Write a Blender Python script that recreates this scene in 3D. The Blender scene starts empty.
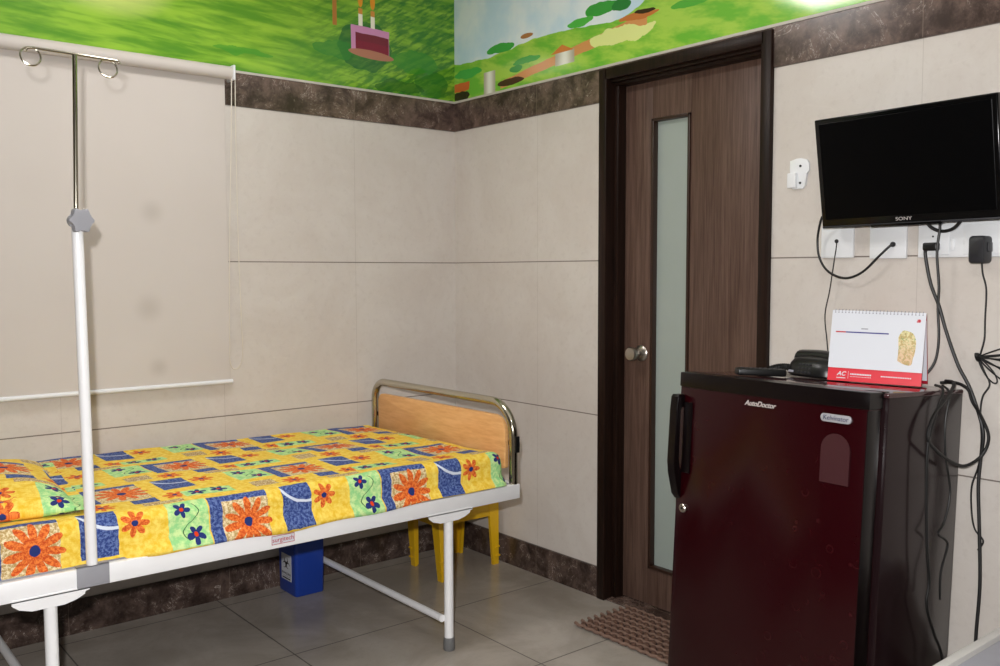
import bpy, bmesh, math, random
from mathutils import Vector, Matrix, Euler, noise as mnoise
random.seed(4)
SC = bpy.context.scene
COL = SC.collection
PI = math.pi

# ------------------------------------------------------------------ tagging
def tag(o, label=None, cat=None, group=None, kind=None):
    if label: o['label'] = label
    if cat: o['category'] = cat
    if group: o['group'] = group
    if kind: o['kind'] = kind
    return o

def empty(name, label, cat, loc=(0, 0, 0), rot=(0, 0, 0), group=None):
    o = bpy.data.objects.new(name, None)
    COL.objects.link(o)
    o.location = loc
    o.rotation_euler = rot
    o.empty_display_size = .05
    return tag(o, label, cat, group)

# ------------------------------------------------------------------ mesh builder
class MB:
    def __init__(s):
        s.bm = bmesh.new()
        s.uv = None
    def box(s, x0, x1, y0, y1, z0, z1, bev=0, seg=2, mi=0):
        r = bmesh.ops.create_cube(s.bm, size=1.0)
        vs = r['verts']
        for v in vs:
            v.co = Vector(((x0 + x1) / 2 + v.co.x * (x1 - x0), (y0 + y1) / 2 + v.co.y * (y1 - y0), (z0 + z1) / 2 + v.co.z * (z1 - z0)))
        fs = set(f for v in vs for f in v.link_faces)
        for f in fs: f.material_index = mi
        if bev:
            es = list(set(e for v in vs for e in v.link_edges))
            bmesh.ops.bevel(s.bm, geom=es, offset=bev, segments=seg, profile=.5, affect='EDGES')
        return s
    def ring_loft(s, rings, cap=True, closed=False):
        L = [[s.bm.verts.new(p) for p in r] for r in rings]
        n = len(L[0])
        m = len(L)
        for i in range(m if closed else m - 1):
            a, b = L[i], L[(i + 1) % m]
            for j in range(n):
                s.bm.faces.new((a[j], a[(j + 1) % n], b[(j + 1) % n], b[j]))
        if cap and not closed:
            s.bm.faces.new(list(reversed(L[0])))
            s.bm.faces.new(L[-1])
        return s
    def tube(s, pts, r, n=10, closed=False, cap=True):
        P = [Vector(p) for p in pts]
        m = len(P)
        rad = r if isinstance(r, (list, tuple)) else [r] * m
        rings = []
        prev = None
        for i in range(m):
            if closed: t = (P[(i + 1) % m] - P[i - 1])
            elif i == 0: t = P[1] - P[0]
            elif i == m - 1: t = P[-1] - P[-2]
            else: t = (P[i + 1] - P[i]).normalized() + (P[i] - P[i - 1]).normalized()
            t.normalize()
            if prev is None:
                a = Vector((0, 0, 1)) if abs(t.z) < .9 else Vector((1, 0, 0))
                u = t.cross(a).normalized()
            else:
                u = (prev - t * prev.dot(t)).normalized()
            prev = u
            w = t.cross(u)
            rings.append([P[i] + (u * math.cos(2 * PI * k / n) + w * math.sin(2 * PI * k / n)) * rad[i] for k in range(n)])
        return s.ring_loft(rings, cap, closed)
    def lathe(s, prof, n=24, origin=(0, 0, 0), axis='z'):
        rings = []
        o = Vector(origin)
        for r, h in prof:
            ring = []
            for k in range(n):
                a = 2 * PI * k / n
                c, q = r * math.cos(a), r * math.sin(a)
                if axis == 'z': p = Vector((c, q, h))
                elif axis == 'x': p = Vector((h, c, q))
                else: p = Vector((q, h, c))
                ring.append(o + p)
            rings.append(ring)
        return s.ring_loft(rings)
    def prism(s, poly, h0, h1, axis='x', bev=0):
        def P(a, b, h):
            return Vector((h, a, b)) if axis == 'x' else Vector((a, h, b)) if axis == 'y' else Vector((a, b, h))
        A = [s.bm.verts.new(P(a, b, h0)) for a, b in poly]
        B = [s.bm.verts.new(P(a, b, h1)) for a, b in poly]
        fs = [s.bm.faces.new(list(reversed(A))), s.bm.faces.new(B)]
        n = len(poly)
        for i in range(n):
            fs.append(s.bm.faces.new((A[i], A[(i + 1) % n], B[(i + 1) % n], B[i])))
        if bev:
            es = list(set(e for f in fs[:2] for e in f.edges))
            bmesh.ops.bevel(s.bm, geom=es, offset=bev, segments=2, profile=.5, affect='EDGES')
        return s
    def grid(s, rows, uvs=None, thick=0):
        uvl = s.bm.loops.layers.uv.verify() if uvs else None
        V = [[s.bm.verts.new(p) for p in r] for r in rows]
        for i in range(len(V) - 1):
            for j in range(len(V[0]) - 1):
                f = s.bm.faces.new((V[i][j], V[i][j + 1], V[i + 1][j + 1], V[i + 1][j]))
                if uvs:
                    for l, (a, b) in zip(f.loops, ((i, j), (i, j + 1), (i + 1, j + 1), (i + 1, j))):
                        l[uvl].uv = uvs[a][b]
        return s
    def xf(s, M):
        bmesh.ops.transform(s.bm, matrix=M, verts=s.bm.verts)
        return s
    def build(s, name, mat, parent=None, smooth=True, ang=40, norm=True):
        if norm: bmesh.ops.recalc_face_normals(s.bm, faces=s.bm.faces)
        me = bpy.data.meshes.new(name)
        s.bm.to_mesh(me)
        s.bm.free()
        mats = mat if isinstance(mat, (list, tuple)) else [mat]
        for m in mats: me.materials.append(m)
        if smooth:
            for p in me.polygons: p.use_smooth = True
            try: me.set_sharp_from_angle(angle=math.radians(ang))
            except Exception: pass
        o = bpy.data.objects.new(name, me)
        COL.objects.link(o)
        if parent: o.parent = parent
        return o

def smooth_path(pts, sub=6, closed=False):
    P = [Vector(p) for p in pts]
    n = len(P)
    out = []
    rng = n if closed else n - 1
    for i in range(rng):
        if closed: p0, p1, p2, p3 = P[i - 1], P[i], P[(i + 1) % n], P[(i + 2) % n]
        else: p0, p1, p2, p3 = P[max(i - 1, 0)], P[i], P[i + 1], P[min(i + 2, n - 1)]
        for k in range(sub):
            t = k / sub
            out.append(.5 * ((2 * p1) + (-p0 + p2) * t + (2 * p0 - 5 * p1 + 4 * p2 - p3) * t * t + (-p0 + 3 * p1 - 3 * p2 + p3) * t ** 3))
    if not closed: out.append(P[-1])
    return out

def arc(cx, cy, r, a0, a1, n=8):
    return [(cx + r * math.cos(math.radians(a0 + (a1 - a0) * k / n)), cy + r * math.sin(math.radians(a0 + (a1 - a0) * k / n))) for k in range(n + 1)]

def rrect(x0, x1, y0, y1, r, n=6):
    return arc(x1 - r, y0 + r, r, -90, 0, n) + arc(x1 - r, y1 - r, r, 0, 90, n) + arc(x0 + r, y1 - r, r, 90, 180, n) + arc(x0 + r, y0 + r, r, 180, 270, n)

def text_obj(name, txt, size, mat, parent, M, depth=.0006, shear=0, bold=0, sx=1):
    c = bpy.data.curves.new(name, 'FONT')
    c.body = txt
    c.size = size
    c.extrude = depth
    c.offset = bold
    c.shear = shear
    c.align_x = 'CENTER'
    c.align_y = 'CENTER'
    t = bpy.data.objects.new(name, c)
    COL.objects.link(t)
    dg = bpy.context.evaluated_depsgraph_get()
    me = bpy.data.meshes.new_from_object(t.evaluated_get(dg))
    bpy.data.objects.remove(t)
    me.transform(Matrix.Diagonal((sx, 1, 1, 1)))
    me.transform(M)
    me.materials.clear()
    me.materials.append(mat)
    o = bpy.data.objects.new(name, me)
    COL.objects.link(o)
    if parent: o.parent = parent
    return o

# text planes: for a surface facing -x (right wall / fridge front): text x axis -> -y, text y -> +z, normal -> -x
M_NX = Matrix(((0, 0, -1, 0), (-1, 0, 0, 0), (0, 1, 0, 0), (0, 0, 0, 1)))
# surface facing -y: text x -> +x, y -> z, normal -> -y
M_NY = Matrix(((1, 0, 0, 0), (0, 0, -1, 0), (0, 1, 0, 0), (0, 0, 0, 1)))

# ------------------------------------------------------------------ node expressions
def lin(c):
    return tuple(((v / 255) / 12.92 if v / 255 <= .04045 else ((v / 255 + .055) / 1.055) ** 2.4) for v in c)

class NT:
    def __init__(s, name):
        s.m = bpy.data.materials.new(name)
        s.m.use_nodes = True
        s.t = s.m.node_tree
        s.b = s.t.nodes['Principled BSDF']
    def n(s, kind, **kw):
        q = s.t.nodes.new(kind)
        for k, v in kw.items(): setattr(q, k, v)
        return q
    def put(s, sock, v):
        if isinstance(v, X): s.t.links.new(v.s, sock)
        elif isinstance(v, bpy.types.NodeSocket): s.t.links.new(v, sock)
        else:
            if sock.type == 'RGBA' and len(v) == 3: v = tuple(v) + (1,)
            sock.default_value = v
    def math(s, op, a, b=None, c=None):
        q = s.n('ShaderNodeMath', operation=op)
        s.put(q.inputs[0], a)
        if b is not None: s.put(q.inputs[1], b)
        if c is not None: s.put(q.inputs[2], c)
        return X(s, q.outputs[0])
    def obj(s, uv=False):
        c = s.n('ShaderNodeTexCoord')
        return c.outputs['UV' if uv else 'Object']
    def xyz(s, vec):
        q = s.n('ShaderNodeSeparateXYZ')
        s.t.links.new(vec, q.inputs[0])
        return X(s, q.outputs[0]), X(s, q.outputs[1]), X(s, q.outputs[2])
    def comb(s, x, y, z):
        q = s.n('ShaderNodeCombineXYZ')
        for i, v in enumerate((x, y, z)): s.put(q.inputs[i], v)
        return q.outputs[0]
    def noise(s, vec, scale, detail=2, rough=.5, dist=0):
        q = s.n('ShaderNodeTexNoise')
        s.t.links.new(vec, q.inputs['Vector'])
        q.inputs['Scale'].default_value = scale
        q.inputs['Detail'].default_value = detail
        q.inputs['Roughness'].default_value = rough
        q.inputs['Distortion'].default_value = dist
        return X(s, q.outputs['Fac'])
    def voro(s, vec, scale, feature='F1', out='Distance'):
        q = s.n('ShaderNodeTexVoronoi', feature=feature)
        s.t.links.new(vec, q.inputs['Vector'])
        q.inputs['Scale'].default_value = scale
        return X(s, q.outputs[out])
    def mix(s, f, a, b):
        q = s.n('ShaderNodeMix', data_type='RGBA')
        s.put(q.inputs[0], f)
        s.put(q.inputs[6], a)
        s.put(q.inputs[7], b)
        return X(s, q.outputs[2])
    def ramp(s, v, a, b):  # smooth 0..1 between a and b
        q = s.n('ShaderNodeMapRange', interpolation_type='SMOOTHSTEP')
        s.put(q.inputs[0], v)
        s.put(q.inputs[1], a)
        s.put(q.inputs[2], b)
        return X(s, q.outputs[0])
    def bump(s, h, strength=.2, dist=.01):
        q = s.n('ShaderNodeBump')
        q.inputs['Strength'].default_value = strength
        q.inputs['Distance'].default_value = dist
        s.put(q.inputs['Height'], h)
        s.t.links.new(q.outputs[0], s.b.inputs['Normal'])
    def rect(s, u, v, cx, cy, hw, hh):
        return ((u - cx).abs().lt(hw)) * ((v - cy).abs().lt(hh))
    def ell(s, u, v, cx, cy, rx, ry):
        a = (u - cx) * (1 / rx)
        b = (v - cy) * (1 / ry)
        return (a * a + b * b).lt(1)
    def out(s, col, rough=.5, metal=0, spec=.5, **kw):
        s.put(s.b.inputs['Base Color'], col)
        s.put(s.b.inputs['Roughness'], rough)
        s.b.inputs['Metallic'].default_value = metal
        s.b.inputs['Specular IOR Level'].default_value = spec
        for k, v in kw.items(): s.put(s.b.inputs[k.replace('_', ' ')], v)
        return s.m

class X:
    def __init__(s, t, sock): s.t, s.s = t, sock
    def __add__(s, o): return s.t.math('ADD', s, o)
    __radd__ = __add__
    def __sub__(s, o): return s.t.math('SUBTRACT', s, o)
    def __rsub__(s, o): return s.t.math('SUBTRACT', o, s)
    def __mul__(s, o): return s.t.math('MULTIPLY', s, o)
    __rmul__ = __mul__
    def abs(s): return s.t.math('ABSOLUTE', s)
    def lt(s, o): return s.t.math('LESS_THAN', s, o)
    def gt(s, o): return s.t.math('GREATER_THAN', s, o)
    def floor(s): return s.t.math('FLOOR', s)
    def sin(s): return s.t.math('SINE', s)
    def cos(s): return s.t.math('COSINE', s)
    def sqrt(s): return s.t.math('SQRT', s)
    def max(s, o): return s.t.math('MAXIMUM', s, o)
    def min(s, o): return s.t.math('MINIMUM', s, o)

def plain(name, rgb, rough=.5, metal=0, spec=.5, mott=.06, sc=25, bump=0, **kw):
    t = NT(name)
    o = t.obj()
    n = t.noise(o, sc, 3)
    c = lin(rgb)
    col = t.mix(n, tuple(v * (1 - mott) for v in c), tuple(min(1, v * (1 + mott)) for v in c))
    if bump: t.bump(t.noise(o, sc * 6, 2), bump, .002)
    return t.out(col, rough, metal, spec, **kw)

# ------------------------------------------------------------------ materials
def wall_tile_mat(name, axis):
    t = NT(name)
    o = t.obj()
    x, y, z = t.xyz(o)
    w = x if axis == 'x' else y
    n1 = t.noise(o, 3.2, 6, .65, .6)
    n2 = t.noise(o, 38, 4, .7)
    n3 = t.noise(o, 9, 5, .6, 1.5)
    col = t.mix(t.ramp(n1, .3, .72), lin((199, 191, 183)), lin((207, 201, 194)))
    col = t.mix(t.ramp(n3, .54, .74) * .18, col, lin((186, 176, 168)))
    col = t.mix(t.ramp(n2, .5, .72) * .30, col, lin((184, 175, 167)))
    vein = t.ramp((t.noise(o, 2.3, 5, .6, 1.2) - .5).abs(), .006, .0)
    col = t.mix(vein * .10, col, lin((226, 220, 212)))
    gh = (((z - .721) * (1 / .6)) + .5)
    fz = ((gh - gh.floor()) - .5).abs() * .6
    off, per = (-.53, .592) if axis == 'x' else (-.57, .8)
    gw = (((w - off) * (1 / per)) + .5)
    fw = ((gw - gw.floor()) - .5).abs() * per
    hz = fz.lt(.0021)
    vz = fw.lt(.0009)
    col = t.mix(hz * .8, col, lin((84, 70, 60)))
    col = t.mix(vz * .3, col, lin((120, 106, 94)))
    return t.out(col, .34, 0, .45)

def wallpaper_mat(name, axis):
    t = NT(name)
    o = t.obj()
    x, y, z = t.xyz(o)
    w = x if axis == 'x' else y
    jv = t.noise(o, 14, 3) - .5
    jw = t.noise(t.comb(y, z, x), 11, 3) - .5
    if axis == 'x':
        s1 = t.noise(t.comb(w * 2.2, 0.0, z * 16 + w * .5), 1.6, 4, .55, .4)
        s2 = t.noise(t.comb(w * 5, 3.0, z * 34 + w * 1.5), 1.2, 3, .6)
        col = t.mix(t.ramp(s1, .33, .66), lin((88, 146, 34)), lin((146, 190, 56)))
        col = t.mix(t.ramp(s2, .5, .7) * .4, col, lin((70, 132, 36)))
        # pale hill light at the top
        g = t.ramp((w + 1.50) * (w + 1.50) * 1.5 + (z - 2.30) * (z - 2.30) * 5, .09, .0)
        col = t.mix(g * .75, col, lin((214, 226, 130)))
        # darker meadow with spiky strokes towards the corner
        sp = t.noise(t.comb(w * 9 + z * 6, 0.0, z * 40 - w * 22), 1.0, 3, .6)
        dk = t.ramp(w, -.95, -.35)
        col = t.mix(dk * t.ramp(sp, .42, .6) * .8, col, lin((38, 110, 36)))
        for (cx, cz, rx, rz, c) in ((-.47, 2.235, .13, .10, (28, 96, 40)), (-.62, 2.20, .10, .03, (50, 128, 40)), (-.13, 2.12, .09, .06, (42, 112, 34)),
                                    (-.22, 2.20, .12, .05, (58, 138, 40)), (-.30, 2.085, .13, .030, (30, 92, 30)), (-1.02, 2.13, .12, .012, (70, 150, 40))):
            m = t.ell(w + jv * .07, z + jw * .07, cx, cz, rx, rz)
            col = t.mix(m * .75, col, lin(c))
        col = t.mix(t.rect(w, z, -.615, 2.45, .010, .15), col, lin((176, 116, 52)))
        # slice of birthday cake with two candles
        wz = z + (w + .44) * .04
        for (cx, cz, hw, hh, c) in ((-.445, 2.262, .094, .052, (206, 140, 182)), (-.435, 2.266, .082, .020, (116, 30, 46)), (-.435, 2.232, .082, .020, (128, 26, 48)),):
            col = t.mix(t.rect(w + jv * .006, wz + jw * .012, cx, cz, hw, hh), col, lin(c))
        col = t.mix(t.ell(w, wz, -.44, 2.203, .112, .018), col, lin((176, 118, 92)))
        for cx in (-.492, -.432):
            col = t.mix(t.rect(w, wz, cx, 2.35, .010, .036), col, lin((238, 232, 214)))
            col = t.mix(t.rect(w, wz, cx, 2.375, .010, .012), col, lin((206, 140, 60)))
            col = t.mix(t.ell(w, wz, cx, 2.425, .012, .034), col, lin((226, 150, 40)))
        col = t.mix(t.ramp(w, -1.55, -1.9) * .25, col, lin((70, 140, 30)))
    else:
        sky = t.mix(t.ramp(t.noise(o, 5, 4), .35, .65), lin((196, 222, 236)), lin((228, 238, 240)))
        s1 = t.noise(t.comb(w * 3, 0.0, z * 9 - w * 1.6), 1.7, 4, .6)
        grass = t.mix(t.ramp(s1, .38, .62), lin((112, 184, 60)), lin((168, 208, 82)))
        hill = 2.222 + (w * 7.5).sin() * .012 + t.ramp(w, -1.0, -1.45) * .16 + jv * .02
        col = t.mix(z.lt(hill), sky, grass)
        for (cx, cz, rx, rz, c) in ((-.33, 2.235, .09, .020, (68, 166, 70)), (-.10, 2.165, .10, .022, (76, 172, 74)), (-.93, 2.272, .085, .026, (60, 158, 62)),
                                    (-1.03, 2.262, .05, .022, (44, 128, 56)), (-.82, 2.245, .07, .016, (84, 182, 74)), (-.50, 2.155, .085, .014, (66, 164, 60)), (-.43, 2.13, .04, .016, (58, 150, 60)),
                                    (-1.36, 2.20, .09, .016, (86, 172, 60)), (-1.52, 2.26, .10, .03, (100, 184, 60)), (-1.9, 2.2, .2, .03, (90, 176, 60))):
            col = t.mix(t.ell(w + jv * .04, z + jw * .03, cx, cz, rx, rz), col, lin(c))
        # orange earth path slanting down from the right
        ctr = 2.075 + (w * -1.0 - .30) * .13
        path = ((z - ctr + jv * .01).abs()).lt(.012 + (w * -1.0) * .010) * w.gt(-1.16) * w.lt(-.33)
        col = t.mix(path, col, lin((212, 150, 92)))
        col = t.mix(t.ell(w + jv * .05, z + jw * .03, -1.12, 2.205, .10, .012), col, lin((196, 118, 60)))
        col = t.mix(t.ell(w + jv * .05, z + jw * .03, -1.15, 2.217, .05, .008), col, lin((60, 44, 24)))
        col = t.mix(t.ell(w + jv * .12, z + jw * .06, -1.02, 2.155, .16, .030), col, lin((224, 232, 150)))
        col = t.mix(t.ell(w + jv * .03, z, -.50, 2.255, .04, .010), col, lin((168, 116, 70)))
        # orange rock and black shadow painted below it in the corner
        col = t.mix(t.rect(w + jv * .02, z + jw * .02, -.05, 2.112, .06, .018), col, lin((206, 104, 52)))
        col = t.mix(t.ell(w + jv * .06, z + jw * .04, -.05, 2.075, .07, .020), col, lin((52, 44, 26)))
        col = t.mix(t.ell(w + jv * .06, z + jw * .02, -.40, 2.085, .09, .013), col, lin((74, 52, 34)))
        # pale pillars
        for cx, cz, hw, hh in ((-.255, 2.09, .040, .060), (-.73, 2.125, .055, .026)):
            g = t.ramp((w - cx).abs(), 0.0, hw)
            col = t.mix(t.rect(w, z, cx, cz, hw, hh), col, t.mix(g, lin((236, 236, 224)), lin((178, 172, 150))))
        tri = ((w + .715).abs() * .45 + (z - 2.150)).lt(.028) * z.gt(2.148)
        col = t.mix(tri, col, lin((210, 128, 64)))
    return t.out(col, .09, 0, .5)

def marble_mat(name, dark=1.0):
    t = NT(name)
    o = t.obj()
    n1 = t.noise(o, 10, 8, .72, .25)
    n2 = t.noise(o, 34, 5, .65, .5)
    n3 = t.noise(o, 6, 6, .7, 1.0)
    col = t.mix(t.ramp(n1, .34, .70), lin((54 * dark, 41 * dark, 36 * dark)), lin((116 * dark, 96 * dark, 87 * dark)))
    col = t.mix(t.ramp(n2, .60, .74) * .5, col, lin((156 * dark, 140 * dark, 130 * dark)))
    vein = t.ramp((n3 - .5).abs(), .007, .0) * t.ramp(n1, .45, .6)
    col = t.mix(vein * .75, col, lin((196, 184, 174)))
    x, y, z = t.xyz(o)
    for w, off in ((x, -.53), (y, -.57)):
        gw = (w - off) * (1 / .8 if off == -.57 else 1 / .592) + .5
        fw = ((gw - gw.floor()) - .5).abs()
        col = t.mix(fw.lt(.0018) * .5, col, lin((128, 112, 100)))
    return t.out(col, .22, 0, .5)

def floor_mat():
    t = NT('polished_floor_tiles')
    o = t.obj()
    x, y, z = t.xyz(o)
    n1 = t.noise(o, 2.6, 6, .62, .8)
    n2 = t.noise(o, 60, 3, .6)
    col = t.mix(t.ramp(n1, .32, .7), lin((153, 145, 135)), lin((175, 167, 157)))
    col = t.mix(t.ramp(n2, .5, .8) * .2, col, lin((134, 126, 116)))
    g = None
    for w, off, per in ((x, .0, .587), (y, -.665, .582)):
        q = (w - off) * (1 / per) + .5
        f = ((q - q.floor()) - .5).abs() * per
        m = f.lt(.0024)
        g = m if g is None else g.max(m)
    col = t.mix(g * .85, col, lin((52, 45, 38)))
    return t.out(col, t.mix(g, (.2, .2, .2), (.7, .7, .7)), 0, .5)

def wood_mat(name, c1, c2, rough=.4, sx=14, sz=1.0, vert='z', spec=.4):
    t = NT(name)
    o = t.obj()
    x, y, z = t.xyz(o)
    if vert == 'z': v = t.comb(x * sx, y * sx, z * sz)
    else: v = t.comb(x * sx, y * sz, z * sx)
    n = t.noise(v, 4.0, 6, .62, .5)
    n2 = t.noise(v, 14.0, 4, .6, .2)
    f = t.ramp(n * .6 + n2 * .4, .34, .66)
    col = t.mix(f, lin(c1), lin(c2))
    return t.out(col, rough, 0, spec)

def fabric_mat(name):
    t = NT(name)
    c = t.obj(uv=True)
    U, V, W = t.xyz(c)
    ju = (t.noise(c, 45, 2) - .5) * .007
    jv = (t.noise(t.comb(V, U, 4.0), 45, 2) - .5) * .007
    U = U + ju
    V = V + jv
    k = ((V + .19) * (1 / .28)).floor()
    v = V - k * .28
    q = (U + k * .28 + .28) * (1 / .56)
    u = (q - q.floor()) * .56 - .28
    mot = t.noise(c, 55, 4, .7)
    mot2 = t.noise(c, 120, 3, .75)
    YEL = t.mix(t.ramp(mot, .32, .7), lin((232, 186, 40)), lin((248, 222, 108)))
    BLUE = t.mix(t.ramp(mot2, .42, .62), lin((40, 60, 124)), lin((104, 124, 176)))
    GRN = t.mix(t.ramp(mot, .4, .62), lin((150, 212, 138)), lin((206, 232, 160)))
    TAN = t.mix(t.ramp(mot2, .44, .58), lin((186, 154, 96)), lin((232, 216, 176)))
    ORG = t.mix(t.ramp(mot2, .4, .6), lin((200, 74, 26)), lin((238, 132, 58)))
    ORD = lin((206, 60, 16))
    WHT = lin((214, 222, 236))
    DKB = lin((34, 50, 112))
    col = YEL
    def put(m, cc):
        nonlocal col
        col = t.mix(m, col, cc)
    def flower(cx, cy, R, n, cc, core, rc=.22, ph=0.0):
        nonlocal col
        a, b = u - cx, v - cy
        r = (a * a + b * b).sqrt()
        th = t.math('ARCTAN2', b, a)
        pet = (th * (n / 2) + ph).cos().abs()
        put(r.lt((pet * .60 + .40) * R), cc)
        put(r.lt(R * rc), core)
    # blue bordered square with big flower
    put(t.rect(u, v, -.032, .0, .086, .088), BLUE)
    put(t.rect(u, v, -.014, -.012, .068, .076), TAN)
    flower(-.006, -.004, .074, 11, ORG, DKB, .17, .5)
    # blue square with white arc
    put(t.rect(u, v, .148, .022, .047, .066), BLUE)
    a, b = u - .185, v - .125
    r = ((a * a + b * b).sqrt() - .098).abs()
    put(r.lt(.0042) * t.rect(u, v, .148, .022, .047, .066), WHT)
    # green patch with two blue flowers
    put(t.rect(u, v, -.178, .022, .056, .072), GRN)
    a, b = u + .172, v - .02
    put(((a - (b * 55).sin() * .022).abs()).lt(.0016) * b.abs().lt(.05), lin((70, 120, 70)))
    flower(-.195, .056, .024, 5, DKB, ORD, .25, .4)
    flower(-.160, -.018, .026, 5, DKB, ORD, .25, 1.0)
    # small orange flowers
    flower(.238, .034, .038, 7, ORG, DKB, .22)
    flower(-.100, -.140, .040, 8, ORG, DKB, .2)
    flower(.108, -.108, .034, 6, ORG, DKB, .2, .8)
    # long green patch with two blue flowers
    put(t.rect(u, v, .200, -.118, .072, .030), GRN)
    flower(.168, -.118, .026, 5, DKB, ORD, .22)
    flower(.232, -.112, .026, 5, DKB, ORD, .22, .7)
    # small blue rectangle, scribbled tan patches
    put(t.rect(u, v, .022, -.120, .034, .026), BLUE)
    sc = t.mix((t.noise(c, 70, 2, .5, 3) - .5).abs().lt(.035), TAN, lin((150, 112, 76)))
    put(t.rect(u, v, -.188, -.118, .036, .032), sc)
    put(t.rect(u, v, .055, -.168, .055, .016), sc)
    t.bump(t.noise(c, 400, 2), .15, .001)
    return t.out(col, .8, 0, .25)

M = {}
M['wall_b'] = wall_tile_mat('beige_wall_tiles_back', 'x')
M['wall_r'] = wall_tile_mat('beige_wall_tiles_right', 'y')
M['paper_b'] = wallpaper_mat('meadow_wallpaper_back', 'x')
M['paper_r'] = wallpaper_mat('meadow_wallpaper_right', 'y')
M['marble'] = marble_mat('brown_marble')
M['marble_base'] = marble_mat('brown_marble_skirting', .86)
M['floor'] = floor_mat()
M['ceil'] = plain('white_ceiling_paint', (228, 226, 220), .8)
M['plaster'] = plain('cream_plaster', (142, 132, 122), .7)
M['strip'] = plain('pale_edge_strip', (192, 186, 176), .4)
M['frame'] = wood_mat('dark_wenge', (22, 13, 9), (38, 23, 17), .4, 10, .6, spec=.2)
M['door'] = wood_mat('brown_laminate', (72, 52, 44), (102, 80, 69), .45, 16, .55, spec=.3)
M['bead'] = plain('dark_beading', (46, 26, 16), .4)
M['beech'] = wood_mat('beech_laminate', (214, 158, 98), (232, 182, 122), .4, 10, 1.2, 'y')
M['steel'] = plain('polished_steel', (190, 184, 168), .16, 1, .5, .03)
M['knob_steel'] = plain('brushed_steel', (176, 170, 162), .3, 1, .5, .04)
M['white_metal'] = plain('white_enamel', (240, 240, 241), .35, 0, .5, .02)
M['white_plastic'] = plain('white_plastic', (226, 228, 230), .4, 0, .5, .02)
M['grey_plastic'] = plain('grey_plastic', (150, 150, 156), .45)
M['foot_rubber'] = plain('grey_rubber', (112, 112, 112), .7)
M['black'] = plain('black_plastic', (16, 16, 17), .35)
M['black_matte'] = plain('black_cable_rubber', (14, 13, 13), .5)
M['adapter'] = plain('charcoal_plastic', (38, 38, 42), .45)
M['screen'] = plain('tv_screen', (4, 4, 5), .3, 0, .1)
M['tvbezel'] = plain('gloss_black_bezel', (6, 6, 7), .15, 0, .3)
M['yellow'] = plain('yellow_plastic', (226, 178, 22), .38)
M['blue'] = plain('blue_plastic', (24, 62, 158), .4)
M['paper'] = plain('white_card', (212, 215, 222), .45, 0, .5, .01)
M['red'] = plain('red_card', (214, 32, 50), .4)
M['darkred'] = plain('dark_red_card', (168, 18, 44), .45)
M['inkblack'] = plain('black_print', (18, 18, 18), .6)
M['inkgrey'] = plain('grey_print', (150, 150, 160), .6)
M['inkblue'] = plain('blue_print', (52, 46, 130), .6)
M['inkred'] = plain('red_print', (186, 36, 48), .6)
M['silver'] = plain('silver_lettering', (206, 200, 198), .35, .3)
M['badge'] = plain('silver_badge', (176, 176, 182), .35, .3)
M['badge_ink'] = plain('badge_ink', (52, 56, 84), .5)
M['mattress'] = plain('white_ticking', (226, 226, 222), .85)
M['fabric'] = fabric_mat('patchwork_flower_print')
M['cord_cream'] = plain('cream_cord', (214, 206, 192), .5)
M['bench_top'] = plain('grey_vinyl', (150, 150, 158), .5)
M['bench_edge'] = plain('pale_grey_edge', (188, 186, 182), .5)

def fridge_mat():
    t = NT('maroon_floral_gloss')
    o = t.obj()
    x, y, z = t.xyz(o)
    cell = t.voro(o, 24, 'F1', 'Distance')
    ring = t.ramp((cell * 1.0 - .30).abs(), .035, .0) * t.ramp(t.noise(o, 26, 3), .48, .60) * t.ramp(t.noise(o, 3, 2), .42, .58)
    col = t.mix(ring * .22, lin((36, 2, 6)), lin((90, 40, 42)))
    return t.out(col, .2, 0, .26)
M['fridge_door'] = fridge_mat()
M['fridge_side'] = plain('maroon_grey_side', (30, 18, 20), .2, 0, .32)
M['fridge_trim'] = plain('black_maroon_trim', (12, 6, 7), .3, 0, .22)
M['fridge_top'] = plain('gloss_maroon_top', (60, 32, 35), .08, 0, .7)
M['gasket'] = plain('dark_gasket', (24, 16, 17), .6)
M['ghost'] = plain('sticker_residue', (56, 18, 24), .5)

def blind_mat():
    t = NT('beige_blind_cloth')
    o = t.obj()
    x, y, z = t.xyz(o)
    n = t.noise(o, 2.2, 3)
    col = t.mix(n, lin((194, 186, 179)), lin((202, 196, 190)))
    for cx, cz, r in ((.81, .64, .06), (.79, .29, .07), (.82, .07, .05), (.22, .44, .06)):
        d = ((x - cx) * (x - cx) + (z - cz) * (z - cz)).sqrt()
        col = t.mix(t.ramp(d, r, .0) * .4, col, lin((160, 152, 144)))
    return t.out(col, .75, 0, .2)
M['blind'] = blind_mat()

def glass_mat():
    t = NT('frosted_glass')
    o = t.obj()
    n = t.noise(o, 5, 3)
    col = t.mix(n, lin((168, 180, 172)), lin((180, 190, 184)))
    return t.out(col, .28, 0, .5, Transmission_Weight=.25)
M['glass'] = glass_mat()

def emis(name, rgb, s):
    m = bpy.data.materials.new(name)
    m.use_nodes = True
    b = m.node_tree.nodes['Principled BSDF']
    b.inputs['Base Color'].default_value = (.9, .9, .9, 1)
    b.inputs['Emission Color'].default_value = (*rgb, 1)
    b.inputs['Emission Strength'].default_value = s
    return m
M['lamp'] = emis('ceiling_panel_light', (1.0, .96, .94), 27.0)

# ================================================================== SETTING
XL, YF, H = -4.6, -5.0, 2.62     # room extents (left wall x, front wall y, height)
ZB, ZT = 1.921, 2.053            # marble band
DY0, DY1, DZ = -.934, -1.694, 2.040   # door opening incl. frame

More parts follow.
